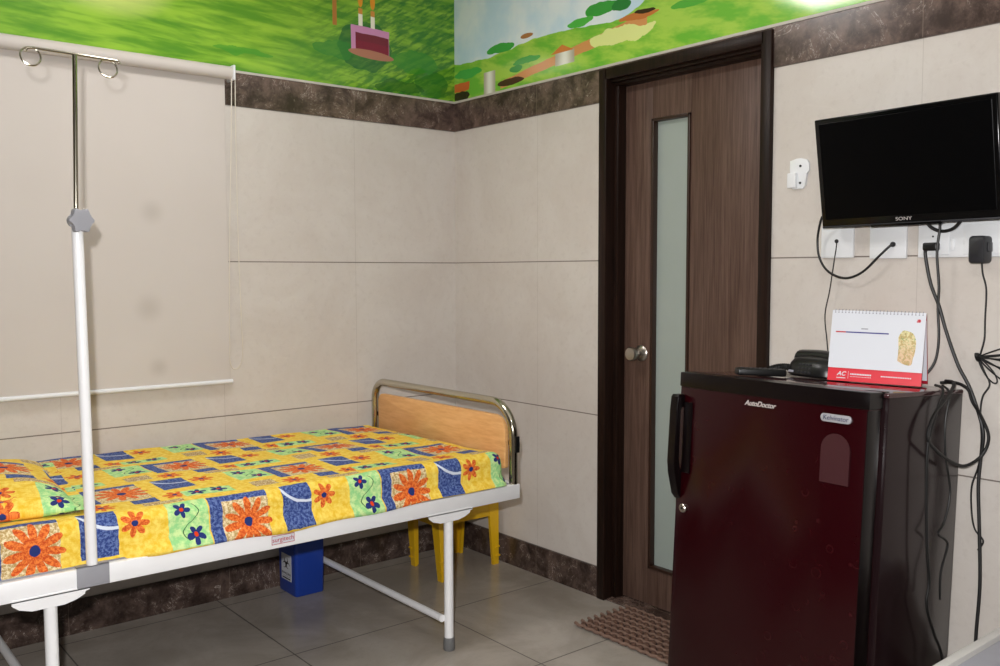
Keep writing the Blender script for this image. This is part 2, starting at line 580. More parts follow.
def struct(mb, name, mat, **k):
    o = mb.build(name, mat, **k)
    o['kind'] = 'structure'
    return o
struct(MB().box(XL, .6, YF, .12, -.1, 0), 'floor', M['floor'], smooth=False)
struct(MB().box(XL, .12, YF, .12, H, H + .1), 'ceiling', M['ceil'], smooth=False)
struct(MB().box(XL - .12, 0.0, 0, .12, 0, ZT).box(XL - .12, 0.0, 0, .12, ZT, H, mi=1), 'wall_back', [M['wall_b'], M['paper_b']], smooth=False)
w = MB()
w.box(0, .12, DY0, .12, 0, ZT).box(0, .12, YF, DY1, 0, ZT)
w.box(0, .12, DY1, DY0, DZ, ZT).box(0, .12, YF, .12, ZT, H, mi=1)
struct(w, 'wall_right', [M['wall_r'], M['paper_r']], smooth=False)
struct(MB().box(XL - .12, XL, YF, 0, 0, H), 'wall_left', M['plaster'], smooth=False)
struct(MB().box(XL, .12, YF - .12, YF, 0, H), 'wall_front', M['plaster'], smooth=False)
struct(MB().box(XL, -.008, -.008, 0, 0, .1205), 'baseboard_back', M['marble_base'], smooth=False)
struct(MB().box(-.008, 0, DY0, 0, 0, .1205).box(-.008, 0, YF, DY1, 0, .1205), 'baseboard_right', M['marble_base'], smooth=False)
struct(MB().box(XL, -.006, -.006, 0, ZB, ZT - .008), 'trim_1', M['marble'], smooth=False)
struct(MB().box(-.006, 0, DY0, 0, ZB, ZT - .008).box(-.006, 0, YF, DY1, ZB, ZT - .008).box(-.006, 0, DY1, DY0, DZ, ZT - .008), 'trim_2', M['marble'], smooth=False)
struct(MB().box(XL, -.010, -.010, 0, ZT - .008, ZT + .001), 'trim_3', M['strip'], smooth=False)
struct(MB().box(-.010, 0, YF, 0, ZT - .008, ZT + .001), 'trim_4', M['strip'], smooth=False)
# room behind the door: a dim passage wall
struct(MB().box(.55, .6, -2.3, -.3, 0, 2.4), 'wall_passage', M['plaster'], smooth=False)

# ------------------------------------------------------------------ door
dr = empty('door_1', 'brown laminate door with a tall narrow frosted glass strip in a dark frame', 'door', (0, (DY0 + DY1) / 2, 0))
dr['kind'] = 'structure'
YC = (DY0 + DY1) / 2
def L(mb): return mb.xf(Matrix.Translation((0, -YC, 0)))
f = MB()
f.box(-.016, .119, DY0 - .040, DY0 - .001, 0, DZ - .001, .003)
f.box(-.016, .119, DY1 + .001, DY1 + .040, 0, DZ - .001, .003)
f.box(-.016, .119, DY1 + .030, DY0 - .030, DZ - .042, DZ - .001, .003)
f.box(.030, .074, DY0 - .060, DY0 - .038, 0, DZ - .05, .003)
f.box(.030, .074, DY1 + .038, DY1 + .045, 0, DZ - .05, .002)
f.box(.024, .074, DY1 + .044, DY0 - .044, DZ - .062, DZ - .040, .003)
f.box(.002, .030, DY1 + .044, DY0 - .044, DZ - .052, DZ - .041, .002)
L(f).build('door_frame', M['frame'], dr)
gy0, gy1, gz0, gz1 = -1.124, -1.304, .150, 1.842
lf = MB()
lf.box(.075, .112, gy0, DY0 - .042, .008, DZ - .045, .0015)
lf.box(.075, .112, DY1 + .042, gy1, .008, DZ - .045, .0015)
lf.box(.075, .112, gy1, gy0, .008, gz0)
lf.box(.075, .112, gy1, gy0, gz1, DZ - .045)
leaf = L(lf).build('door_leaf', M['door'], dr)
bd = MB()
bd.box(.068, .114, gy0 - .011, gy0, gz0, gz1, .002).box(.068, .114, gy1, gy1 + .011, gz0, gz1, .002)
bd.box(.068, .114, gy1, gy0, gz0, gz0 + .011, .002).box(.068, .114, gy1, gy0, gz1 - .011, gz1, .002)
L(bd).build('glass_beading', M['bead'], leaf)
L(MB().box(.094, .098, gy1 + .010, gy0 - .010, gz0 + .010, gz1 - .010)).build('glass_pane', M['glass'], leaf)
kb = MB()
kb.lathe([(.004, .0745), (.030, .0745), (.031, .070), (.026, .065), (.013, .062), (.013, .045), (.022, .038), (.026, .025), (.026, .014), (.023, .008), (.008, .007)], 28, (0, -1.080, .970), 'x')
L(kb).build('door_knob', M['knob_steel'], leaf)
struct(MB().box(.0, .12, DY1 + .041, DY0 - .041, 0, .006), 'trim_5', M['marble'], smooth=False)

# ------------------------------------------------------------------ ceiling lights
def lamp(name, x, y, label):
    t = empty('ceiling_light', label, 'ceiling light', (x, y, H), group='square ceiling panel lights')
    MB().box(-.22, .22, -.22, -.20, -.03, 0).box(-.22, .22, .20, .22, -.03, 0).box(-.22, -.20, -.20, .20, -.03, 0).box(.20, .22, -.20, .20, -.03, 0).build('frame', M['white_metal'], t, smooth=False)
    MB().box(-.20, .20, -.20, .20, -.024, -.014).build('diffuser', M['lamp'], t, smooth=False)
lamp('l1', -1.46, -1.00, 'square white ceiling panel light over the bed')
lamp('l2', -1.9, -3.3, 'added square white ceiling panel, out of view, filling the middle of the room with light')  # unseen second panel, added as ceiling fill

# ================================================================== BED
RY0, RY1 = -.978, -.050      # near / far rail outer faces
X0, X1 = -2.345, -.447
bed = empty('hospital_bed', 'white steel hospital bed with beech and chrome foot board, along the back wall', 'bed', (-1.396, -.514, 0))
BO = Matrix.Translation((1.396, .514, 0))
def bb(mb, name, mat, parent=bed, **k): return mb.xf(BO).build(name, mat, parent, **k)
r = MB()
r.box(X0, X1, RY0, RY0 + .022, .476, .527, .002)
r.box(X0, X1, RY1 - .022, RY1, .476, .527, .002)
r.box(X0, X0 + .03, RY0 + .022, RY1 - .022, .476, .527, .002)
r.box(X1 - .03, X1, RY0 + .022, RY1 - .022, .476, .527, .002)
r.box(-1.42, -1.38, RY0 + .022, RY1 - .022, .476, .516, .002)
bb(r, 'bed_frame', M['white_metal'])
bb(MB().box(X0 + .03, X1 - .032, RY0 + .023, RY1 - .023, .516, .531, .002), 'mattress_platform', M['grey_plastic'])
FR = {}
for lx, ly in ((-.752, RY0 + .014), (-.765, RY1 - .014), (-1.987, RY0 + .014), (-1.987, RY1 - .014)):
    leg = bb(MB().tube([(lx, ly, .470), (lx, ly, .03)], .0158, 20), 'leg', M['white_metal'])
    bb(MB().lathe([(.017, .0), (.0195, .004), (.0185, .04), (.0175, .045), (.012, .045)], 20, (lx, ly, 0)), 'rubber_foot', M['foot_rubber'], leg)
    sgn = -1 if ly < -.5 else 1
    yo = ly - .014 * (1 if sgn < 0 else -1)
    w0 = .090
    poly = [(lx - w0, .480), (lx - w0, .468), (lx - .074, .455), (lx - .045, .446), (lx + .03, .446), (lx + .058, .453), (lx + .078, .463), (lx + .080, .470), (lx + w0, .472), (lx + w0, .480)]
    y0 = RY0 - .003 if sgn < 0 else RY1 - .001
    pl = MB().prism(poly, y0, y0 + .004 if sgn < 0 else y0 + .004, 'y')
    pl.box(lx - w0, lx + w0, min(y0, ly) if sgn < 0 else ly - .018, (ly + .018) if sgn < 0 else y0 + .004, .4745, .4775)
    bb(pl, 'leg_bracket', M['white_metal'])
for lx in (-.775, -1.972):
    bb(MB().tube([(lx, RY0 + .02, .112), (lx, RY1 - .02, .112)], .0125, 16), 'cross_bar', M['white_metal'])

# foot board and head board
def board(xc, name):
    yn, yf, zt, R1, R2 = -.961, -.036, .812, .115, .075
    pts = [(xc, yn, .480), (xc, yn, .58)]
    pts += [(xc, a, b) for a, b in arc(yn + R1, zt - R1, R1, 180, 90, 10)]
    pts += [(xc, a, b) for a, b in arc(yf - R2, zt - R2, R2, 90, 0, 9)]
    pts += [(xc, yf, .58), (xc, yf, .480)]
    o = bb(MB().tube(pts, .0155, 20), name, M['steel'])
    poly = arc(-.915, .575 + .01, .01, 180, 270, 3) + arc(-.085, .585, .01, 270, 360, 3) + arc(-.105, .735, .028, 0, 90, 6) + arc(-.865, .705, .06, 90, 180, 8)
    bb(MB().prism(poly, xc - .009, xc + .009, 'x', .003), 'wood_panel', M['beech'], o)
    for yy, s in ((yn, 1), (yf, -1)):
        cl = MB().box(xc - .004, xc + .014, yy - .0195 if s > 0 else yy + .012, yy - .012 if s > 0 else yy + .0195, .640, .698, .002)
        cl.box(xc + .0075, xc + .0155, min(yy - s * .019, yy + s * .07), max(yy - s * .019, yy + s * .07), .660, .678, .002)
        bb(cl, 'panel_clamp', M['black'], o)
board(-.4635, 'foot_board')
board(X0 + .016, 'head_board')

# grey socket for the drip pole on the near rail
sk = MB().box(-1.927, -1.848, RY0 - .006, RY0 + .0, .478, .5335, .002).box(-1.927, -1.848, RY0 - .006, RY0 + .030, .5285, .5335, .002)
bb(sk, 'pole_socket', M['grey_plastic'])
# maker's sticker on the rail
stx, stz = -1.360, .501
st = bb(MB().box(stx - .036, stx + .036, RY0 - .0012, RY0 - .0002, stz - .013, stz + .013), 'rail_sticker', M['paper'], smooth=False)
bd = MB()
bd.box(stx - .036, stx + .036, RY0 - .0016, RY0 - .0010, stz + .0115, stz + .013).box(stx - .036, stx + .036, RY0 - .0016, RY0 - .0010, stz - .013, stz - .0115)
bd.box(stx - .036, stx - .0348, RY0 - .0016, RY0 - .0010, stz - .013, stz + .013).box(stx + .0348, stx + .036, RY0 - .0016, RY0 - .0010, stz - .013, stz + .013)
bb(bd, 'sticker_border', M['inkred'], st, smooth=False)
text_obj('lettering', 'surgitech', .0185, M['inkred'], st, BO @ Matrix.Translation((stx, RY0 - .0016, stz)) @ M_NY, .0003)

# mattress
mm = MB().box(-2.31, -.507, -.950, -.060, .532, .622, .028, 4)
mo = mm.xf(Matrix.Translation((1.4, .51, -.532))).build('mattress', M['mattress'])
mo.location = (-1.4, -.51, .532)
tag(mo, 'white mattress lying on the white steel bed frame under the flowered sheet', 'mattress')

# sheet
def sheet_rows():
    prof = []
    def add(y, z): prof.append((y, z))
    add(-.9600, .522); add(-.9590, .534); add(-.9585, .546); add(-.9575, .562)
    for k in range(9):
        a = math.radians(180 - 10 - 80 * k / 8)
        add(-.920 + .038 * math.cos(a) * 1.0, .604 + .040 * math.sin(a))
    n = 74
    for k in range(1, n):
        add(-.920 + (.860 - .028) * k / n, .644)
    for k in range(6):
        a = math.radians(90 - 85 * k / 5)
        add(-.088 + .034 * math.cos(a), .606 + .040 * math.sin(a))
    add(-.054, .58); add(-.054, .532)
    s = [0]
    for a, b in zip(prof, prof[1:]): s.append(s[-1] + math.hypot(b[0] - a[0], b[1] - a[1]))
    i0 = 3
    off = s[i0] + .008
    vv = [q - off for q in s]
    xs = [-2.315 + i * (1.80) / 180 for i in range(181)]
    xe, R = -.503, .035
    cols = [(x, None) for x in xs if x < xe - R]
    for k in range(9):
        a = math.radians(90 * k / 8)
        cols.append((xe - R + R * math.sin(a), R * (1 - math.cos(a))))
    endc = [(xe + .0015, t) for t in (.25, .5, .75, 1.0)]
    rows, uvs = [], []
    def wr(x, y):
        p = Vector((x * 2.2, y * 4.5, 0))
        q = Vector((x * 7 + y * 3, y * 9 - x * 3, 4))
        return (.008 * mnoise.noise(p)) + .0035 * mnoise.noise(q)
    def skew(v): return 0.0
    for (x, dz) in cols:
        row, uv = [], []
        for (y, z), v in zip(prof, vv):
            yy, zz = y, z
            if dz:
                f = max(0, min(1, (z - .57) / .07))
                zz -= dz * f
                yy += (dz * .6 if y < -.5 else -dz * .3) * (1 if abs(y + .52) > .42 else 0)
            d = wr(x, y) - .014 * max(0, min(1, (x + 1.3) / .8)) * max(0, min(1, (y + .95) / .8))
            ov = max(0, min(1, (x + 1.80) / .08))
            if z < .56: yy -= .0255 * ov * max(0, min(1, (.562 - z) / .026))
            elif z < .60: pass
            if z > .60: zz += d * 1.0
            if y < -.90:
                bul = .006 * mnoise.noise(Vector((x * 6, z * 9, 2)))
                yy += bul * max(0, min(1, (z - .545) / .03)) + .004 * ov * 0
                if z < .53 and ov <= 0: zz += .010
                if z < .53 and ov > 0:
                    hem = .006 + .008 * mnoise.noise(Vector((x * 4.3, 7, 0))) - .011 * math.exp(-((x + 1.33) / .13) ** 2) - .004 * math.exp(-((x + 1.55) / .08) ** 2)
                    hem += .004 * math.exp(-((x + .62) / .12) ** 2)
                    zz += hem
            row.append(Vector((x, yy, zz)))
            uv.append((x + 1.451 + skew(v), v + .036 * min(0, x + 1.451)))
        rows.append(row); uvs.append(uv)
    base, buv = rows[-1], uvs[-1]
    for (x, t) in endc:
        row, uv = [], []
        for p, u in zip(base, buv):
            zl = .560
            row.append(Vector((x + .001 * math.sin(p.y * 40), p.y, p.z + (min(p.z, zl) - p.z) * t)))
            uv.append((u[0] + (p.z - min(p.z, zl)) * t, u[1]))
        rows.append(row); uvs.append(uv)
    return rows, uvs
rows, uvs = sheet_rows()
sh = MB().grid(rows, uvs)
so = sh.xf(Matrix.Translation((1.4, .51, -.53))).build('bed_sheet', M['fabric'], ang=80)
so.location = (-1.4, -.51, .53)
md = so.modifiers.new('thick', 'SOLIDIFY'); md.thickness = .0015; md.offset = 1
tag(so, 'yellow blue and orange flowered patchwork sheet covering the mattress', 'bed sheet')

# pillow
def pillow():
    n, m = 44, 44
    rows_t, uv_t, rows_b = [], [], []
    for i in range(n + 1):
        a = -1 + 2 * i / n
        rt, ut, rb = [], [], []
        for j in range(m + 1):
            b = -1 + 2 * j / m
            pin = 1 - .045 * (1 - b * b) * 0 
            x = a * .245 * (1 - .05 * (1 - abs(b)) * abs(a))
            y = b * .335 * (1 - .05 * (1 - abs(a)) * abs(b))
            fa = max(0, 1 - (abs(a) / .86) ** 2.6)
            fb = max(0, 1 - (abs(b) / .97) ** 3.0)
            h = .062 * (fa ** .55) * (fb ** .5)
            w = mnoise.noise(Vector((x * 9, y * 9, 0))) * .005
            fl = .004 + .006 * abs(mnoise.noise(Vector((x * 14, y * 14, 3)))) if (abs(a) > .84 or abs(b) > .95) else .004
            rt.append(Vector((x, y, .020 + h + (w if h > .01 else 0) + fl * .4)))
            rb.append(Vector((x, y, .014 - min(h, .012) * .9)))
            ut.append((x * .95 + .205, y * .95 + .262 + (.08 if y < -.28 else 0)))
        rows_t.append(rt); uv_t.append(ut); rows_b.append(rb)
    mb = MB().grid(rows_t, uv_t)
    mb.grid([list(reversed(q)) for q in rows_b], [list(reversed(q)) for q in uv_t])
    bmesh.ops.remove_doubles(mb.bm, verts=mb.bm.verts, dist=1e-5)
    # close the rim
    bes = [e for e in mb.bm.edges if e.is_boundary]
    bmesh.ops.bridge_loops(mb.bm, edges=bes)
    return mb
pw = pillow().build('pillow', M['fabric'], ang=80)
pw.location = (-2.075, -.545, .645)
pw.rotation_euler = (0, 0, math.radians(-5))
tag(pw, 'flat pillow in flowered patchwork cover at the left end of the bed', 'pillow')

# ------------------------------------------------------------------ drip pole
px_, py_ = -1.888, RY0 + .004
iv = empty('drip_stand', 'tall white and steel drip pole with two hanging rings, fixed to the near bed rail', 'drip stand', (px_, py_, .5335), (0, -.011, 0))
z0 = .5335
MB().tube([(0, 0, 0), (0, 0, 1.388 - z0)], .0135, 20).build('lower_tube', M['white_metal'], iv)
MB().tube([(-.003, 0, 1.36 - z0), (.012, 0, 1.816 - z0)], .0058, 14).build('upper_rod', M['steel'], iv)
MB().tube([(-.100, 0, 1.811 - z0), (-.094, 0, 1.818 - z0), (-.082, 0, 1.820 - z0), (.106, 0, 1.814 - z0), (.116, 0, 1.813 - z0), (.119, 0, 1.806 - z0)], .0034, 10).build('hook_bar', M['steel'], iv)
for rx, rz in ((-.088, 1.799), (.090, 1.792)):
    MB().tube([(rx + .0225 * math.cos(2 * PI * k / 28), .004 * math.sin(2 * PI * k / 28), rz - z0 + .0225 * math.sin(2 * PI * k / 28)) for k in range(28)], .0022, 8, closed=True).build('hanging_ring', M['steel'], iv)
kn = MB()
pro = []
for k in range(72):
    a = 2 * PI * k / 72
    rr = .0275 + .0050 * math.cos(6 * a)
    pro.append((rr * math.cos(a), rr * math.sin(a)))
kn.prism(pro, -.033, -.014, 'y', .003)
kn.lathe([(.010, -.030), (.010, .0), (.016, .002), (.016, .016)], 16, (0, 0, 0), 'y')
kn.xf(Matrix.Translation((-.002, 0, 1.408 - z0)) @ Matrix.Rotation(math.radians(12), 4, 'Z'))
kn.build('clamp_knob', M['grey_plastic'], iv)

# ------------------------------------------------------------------ roller blind
bl = empty('roller_blind', 'beige roller blind pulled down on the back wall behind the drip pole', 'roller blind', (-2.2, 0, .86))
def bo(mb, name, mat, parent=bl, **k): return mb.xf(Matrix.Translation((2.2, 0, -.86))).build(name, mat, parent, **k)
bo(MB().tube([(-3.4, -.046, 2.032), (-1.090, -.046, 2.032)], .0245, 28), 'roller', M['blind'])
bo(MB().box(-3.4, -1.104, -.022, -.020, .862, 2.034), 'blind_cloth', M['blind'], smooth=False)
# give material of the cloth world-like coordinates: shift handled by origin offset below
bo(MB().tube([(-3.4, -.022, .858), (-1.098, -.022, .858)], .0085, 14), 'bottom_bar', M['white_plastic'])
bo(MB().box(-1.089, -1.080, -.072, 0, 2.004, 2.060, .003), 'end_bracket', M['white_plastic'])
ch = [(a - .010, b, c) for a, b, c in [(-1.064, -.050, 2.02), (-1.066, -.050, 1.75), (-1.064, -.048, 1.4), (-1.057, -.045, 1.1), (-1.052, -.04, .97), (-1.062, -.038, .922), (-1.082, -.038, .905), (-1.100, -.038, .925), (-1.103, -.038, 1.0), (-1.095, -.04, 1.4), (-1.084, -.05, 1.8), (-1.080, -.055, 2.02)]]
bo(MB().tube(smooth_path(ch, 8), .0019, 8), 'pull_chain', M['cord_cream'])

# ------------------------------------------------------------------ yellow stool
sx, sy = -.208, -.235
stl = empty('plastic_stool', 'yellow plastic stool under the foot of the bed', 'stool', (sx, sy, 0))
zs = .31
top = MB().box(-.165, .165, -.130, .130, zs - .012, zs, .006, 3)
ap = MB()
T1, T2 = .162, .127
for (ax0, ax1, ay0, ay1) in ((-T1, T1, -T2, -T2 + .006), (-T1, T1, T2 - .006, T2), (-T1, -T1 + .006, -T2, T2), (T1 - .006, T1, -T2, T2)):
    ap.box(ax0, ax1, ay0, ay1, zs - .088, zs - .008, .002)
top.build('seat', M['yellow'], stl)
ap.build('apron', M['yellow'], stl)
for (bx, by, tx, ty) in ((-.126, .095, -.128, .105), (-.158, -.155, -.138, -.107), (.158, -.110, .142, -.107), (.130, .12, .118, .105)):
    dx, dy = (1 if bx > 0 else -1), (1 if by > 0 else -1)
    lg = MB()
    rings = []
    for t in (0, .25, .5, .75, 1):
        cx, cy, z = bx + (tx - bx) * t, by + (ty - by) * t, (zs - .02) * t
        hw = .015 + .013 * t
        wall = .007
        # L-shaped section, corner outward
        pts = [(hw, hw), (-hw, hw), (-hw, hw - 2 * wall), (hw - 2 * wall, hw - 2 * wall), (hw - 2 * wall, -hw), (hw, -hw)]
        ring = [Vector((cx + dx * p - dx * hw * .2, cy + dy * q - dy * hw * .2, z)) for p, q in pts]
        rings.append(ring)
    lg.ring_loft(rings)
    for zz in (.035, .075):
        t = zz / (zs - .02)
        cx, cy = bx + (tx - bx) * t, by + (ty - by) * t
        lg.box(cx + dx * .008 - .011, cx + dx * .008 + .011, cy + dy * .008 - .011, cy + dy * .008 + .011, zz, zz + .008, .002)
    lg.build('leg', M['yellow'], stl, ang=30)

# ------------------------------------------------------------------ blue bin
bn = empty('waste_bin', 'small blue plastic waste bin with a biohazard label, on the floor under the bed', 'bin', (-.862, -.108, 0))
def rr3(hx, hy, r, z): return [Vector((a, b, z)) for a, b in rrect(-hx, hx, -hy, hy, r, 5)]
rings = [rr3(.060, .071, .012, .001), rr3(.063, .0745, .014, .006), rr3(.0655, .0775, .014, .255), rr3(.0685, .080, .015, .257), rr3(.0685, .080, .015, .275), rr3(.064, .076, .012, .275), rr3(.061, .072, .012, .012)]
MB().ring_loft(rings).build('bin_body', M['blue'], bn)
MB().ring_loft([rr3(.068, .0795, .015, .2755), rr3(.068, .0795, .015, .286), rr3(.055, .066, .015, .300), rr3(.03, .04, .01, .303)]).build('bin_lid', M['blue'], bn)
lab = MB().box(-.0012, 0, -.042, .042, -.052, .052)
tl = math.atan2(.0025, .25)
LM = Matrix.Translation((-.0656, -.002, .108))
lo = lab.xf(LM).build('hazard_label', M['paper'], bn, smooth=False)
bz = MB()
for k in range(3):
    a = math.radians(90 + 120 * k)
    cx, cy = .0115 * math.cos(a), .0115 * math.sin(a) + .014
    # open crescent
    pts_o = [(cx + .0115 * math.cos(a + math.radians(q)), cy + .0115 * math.sin(a + math.radians(q))) for q in range(35, 326, 15)]
    c2x, c2y = cx + .0028 * math.cos(a), cy + .0028 * math.sin(a)
    pts_i = [(c2x + .0088 * math.cos(a + math.radians(q)), c2y + .0088 * math.sin(a + math.radians(q))) for q in range(325, 34, -15)]
    bz.prism(pts_o + pts_i, -.0022, -.0013, 'x')
ri, ro = .0055, .0078
for k in range(3):
    a0 = 30 + 120 * k - 28
    po = [(ro * 1.3 * math.cos(math.radians(q)), ro * 1.3 * math.sin(math.radians(q)) + .014) for q in range(a0, a0 + 57, 8)]
    pi_ = [(ri * 1.3 * math.cos(math.radians(q)), ri * 1.3 * math.sin(math.radians(q)) + .014) for q in range(a0 + 56, a0 - 1, -8)]
    bz.prism(po + pi_, -.0022, -.0013, 'x')
bz.xf(LM @ Matrix.Diagonal((1, 1.35, 1.1, 1))).build('hazard_symbol', M['inkblack'], lo, smooth=False)
tx = text_obj('label_wording', 'BIOHAZARD', .0135, M['inkblack'], lo, LM @ Matrix.Translation((-.0015, 0, -.026)) @ M_NX, .0002)
ln = MB().box(-.0018, -.0013, -.038, .038, -.0365, -.0355).box(-.0018, -.0013, -.034, .034, -.047, -.042)
ln.xf(LM).build('label_line', M['inkblack'], lo, smooth=False)

# ------------------------------------------------------------------ door mat (plaited loops)
def doormat():
    mb = MB()
    x0, x1, y0, y1 = -.278, -.012, -1.60, -1.085
    mb.prism(rrect(x0 + .014, x1 - .014, y0 + .012, y1 - .012, .02), .0005, .005, 'z')
    n0 = len(mb.bm.faces)
    nx = 8
    dx = (x1 - x0) / nx
    dy = .030
    ny = int((y1 - y0) / dy)
    for i in range(nx):
        xl = x0 + i * dx
        for j in range(ny):
            yc = y0 + (j + .5) * dy
            p = []
            for t in (0, .2, .4, .6, .8, 1):
                p.append((xl + dx * (.10 + .80 * t), yc + .020 * (t - .5) - .010 * math.sin(PI * t), .005 + .0035 * math.sin(PI * t)))
            mb.tube(p, [.006, .009, .0105, .0105, .009, .006], 8)
    n1 = len(mb.bm.faces)
    for i in range(nx + 1):
        xl = x0 + i * dx
        p = [(xl + .0035 * math.sin(k * 1.6), y0 + (y1 - y0) * k / 48, .011 + .0018 * math.cos(k * 1.6)) for k in range(49)]
        mb.tube(p, .0058, 8)
    mb.bm.faces.ensure_lookup_table()
    for k, f in enumerate(mb.bm.faces):
        f.material_index = 0 if k < n0 else 1 if k < n1 else 2
    return mb
mat_mats = [plain('gap_shade_backing', (46, 32, 27), .9), plain('brown_rope', (96, 72, 61), .85, 0, .15, .25, 90), plain('tan_rope', (124, 100, 88), .85, 0, .15, .2, 90)]  # dark backing colour stands in for shade in the gaps between strands
mt = doormat().xf(Matrix.Translation((.165, 1.34, 0))).build('door_mat', mat_mats)
mt.location = (-.165, -1.34, 0)
tag(mt, 'brown plaited rope door mat on the floor in front of the door', 'door mat')

# ================================================================== FRIDGE
FW, FD, FH = .59, .449, .987
fr = empty('refrigerator', 'dark maroon single door refrigerator against the right wall beside the door', 'refrigerator')
fr.matrix_world = Matrix.Translation((-.505, -1.698, 0)) @ Matrix.Rotation(-.0289, 4, 'Z') @ Matrix.Rotation(.0019, 4, 'X') @ Matrix.Rotation(.0536, 4, 'Y')
# local: +x depth to the wall, -y to the right, z up ; origin front-left-bottom corner of the door face
DT = .062
body = MB().box(DT + .012, FD - .001, -FW - .012, -.004, .055, FH - .012, .0025, 2)
bo_ = body.build('cabinet', M['fridge_side'], fr)
MB().box(DT, DT + .0125, -FW + .018, -.018, .07, FH - .03).build('door_gasket', M['gasket'], fr)
MB().box(DT + .004, FD - .002, -FW - .014, -.001, FH - .013, FH, .004, 3).build('top_panel', M['fridge_top'], fr)
drm = MB()
poly = [(0.008, -FW), (DT, -FW), (DT, 0), (0.008, 0), (0.001, -.02), (-.003, -.12), (-.004, -FW / 2), (-.003, -FW + .12), (0.001, -FW + .02)]
drm.prism(poly, .06, FH - .040, 'z', .0015)
do = drm.build('fridge_door', M['fridge_door'], fr, ang=25)
cap = MB()
cap.prism([(x - .003 if x < .01 else x + .003, y * 1.006 + .002) for x, y in poly], FH - .0405, FH + .002, 'z', .004)
cap.box(DT + .002, DT + .03, -FW - .003, -FW + .05, FH - .016, FH + .003, .003)
cap.build('door_cap', M['fridge_trim'], do, ang=30)
MB().box(-.0006, DT - .004, -FW - .0010, -FW + .0, .06, FH - .042, .001).build('door_edge', M['fridge_trim'], do)
# handle
hd = MB()
prof = [(.004, .925), (-.024, .925), (-.030, .918), (-.032, .88), (-.034, .73), (-.031, .70), (-.010, .634), (.004, .620), (.004, .70), (-.010, .712),
        (-.014, .74), (-.017, .875), (-.014, .888), (.004, .892)]
hd.prism([(a, b) for a, b in prof], -.022, .004, 'y', .002)
hd.build('door_handle', M['fridge_trim'], do, ang=30)
MB().box(-.007, .002, -.055, -.024, .70, .905, .004).build('handle_recess', M['fridge_trim'], do)
MB().lathe([(.004, -.0075), (.0095, -.0075), (.0125, -.005), (.0125, .003)], 24, (0, -.036, .597), 'x').build('door_lock', M['knob_steel'], do)
MB().lathe([(.001, -.0085), (.0035, -.0085), (.0035, -.0070)], 16, (0, -.036, .597), 'x').build('keyhole', M['inkblack'], do)
text_obj('lettering', 'AutoDoctor', .0190, M['silver'], do, Matrix.Translation((-.0048, -.284, .926)) @ M_NX, .0006, .35, .0004, 1.0)
bgd = MB().prism(rrect(-.551, -.468, .907, .927, .008), -.0065, -.001, 'x', .001).build('badge', M['badge'], do)
text_obj('badge_lettering', 'Kelvinator', .0165, M['badge_ink'], bgd, Matrix.Translation((-.0068, -.5095, .917)) @ M_NX, .0003, .1, 0, 1.0)
MB().prism([(-.472, .755), (-.551, .755)] + arc(-.5115 , .84, .0395, 180, 0, 12), -.0042, -.0015, 'x').build('sticker_residue', M['ghost'], do)
for a, b in ((.03, -.04), (.03, -FW + .04), (FD - .05, -.04), (FD - .05, -FW + .04)):
    # feet reach the ground below the slightly tilted body
    drop = .0 - math.sin(.0536) * a * 1.0
    MB().lathe([(.014, -drop * 0 + .003 + math.tan(.0536) * a), (.016, .010 + math.tan(.0536) * a), (.012, .02 + math.tan(.0536) * a), (.012, .062)], 16, (a, b, 0)).build('foot', M['black'], fr)
MB().box(DT + .01, FD - .01, -FW + .03, -.03, .040, .058).build('base_plate', M['black'], fr)

bpy.context.view_layer.update()
FM = fr.matrix_world.copy()
def onfridge(a, b, h=0): return FM @ Vector((a, b, FH + h))

# ------------------------------------------------------------------ things on the fridge
# desk calendar
BL, BR = Vector((-.212, -2.027, .9752)), Vector((-.140, -2.258, .9712))
TL, TR = Vector((-.172, -2.031, 1.169)), Vector((-.100, -2.262, 1.165))
back = (BR - BL).cross(Vector((0, 0, 1))).normalized()
if back.x < 0: back = -back
cal = empty('desk_calendar', 'white and red desk calendar standing on top of the refrigerator', 'calendar', tuple((BL + BR) / 2))
CI = Matrix.Translation(-(BL + BR) / 2)
ux = (BR - BL).normalized(); W_ = (BR - BL).length
vy = ((TL - BL) + (TR - BR)) * .5
vy = (vy - ux * vy.dot(ux)); Hh = vy.length; vy.normalize()
nz = vy.cross(ux).normalized()
if nz.x > 0: nz = -nz      # page normal towards the camera side (-x)
def page(u0, u1, v0, v1, d0, d1, bev=0):
    mb = MB().box(u0, u1, v0, v1, d0, d1, bev)
    return mb
PM = CI @ Matrix(((ux.x, vy.x, nz.x, BL.x), (ux.y, vy.y, nz.y, BL.y), (ux.z, vy.z, nz.z, BL.z), (0, 0, 0, 1)))
pg = page(0, W_, .0, Hh, -.0016, 0).xf(PM).build('front_board', M['red'], cal, smooth=False)
page(.000, W_ - .000, .036, Hh, .0003, .003).xf(PM).build('page_stack', M['paper'], cal, smooth=False)
# back board and base, from the spine down behind
bk = MB()
d = .112
b0, b1 = BL + back * d, BR + back * d
b0.z = onfridge(0, 0).z * 0 + BL.z - .004; b1.z = BR.z - .004
apx0 = BL + vy * Hh; apx1 = BR + vy * Hh
def slab(a, b, c, dd, th, nrm):
    mb = MB()
    r1 = [a, b, c, dd]
    mb.ring_loft([[Vector(p) for p in r1], [Vector(p) + nrm * th for p in r1]])
    return mb
slab(apx0, apx1, b1, b0, .0016, back).xf(CI).build('back_board', M['darkred'], cal, smooth=False)
slab(apx0 + back * .002 - Vector((0, 0, .02)), apx1 + back * .002 - Vector((0, 0, .02)), b1 - back * .014 + Vector((0, 0, .010)), b0 - back * .014 + Vector((0, 0, .010)), -.0012, back).xf(CI).build('back_pages', M['paper'], cal, smooth=False)
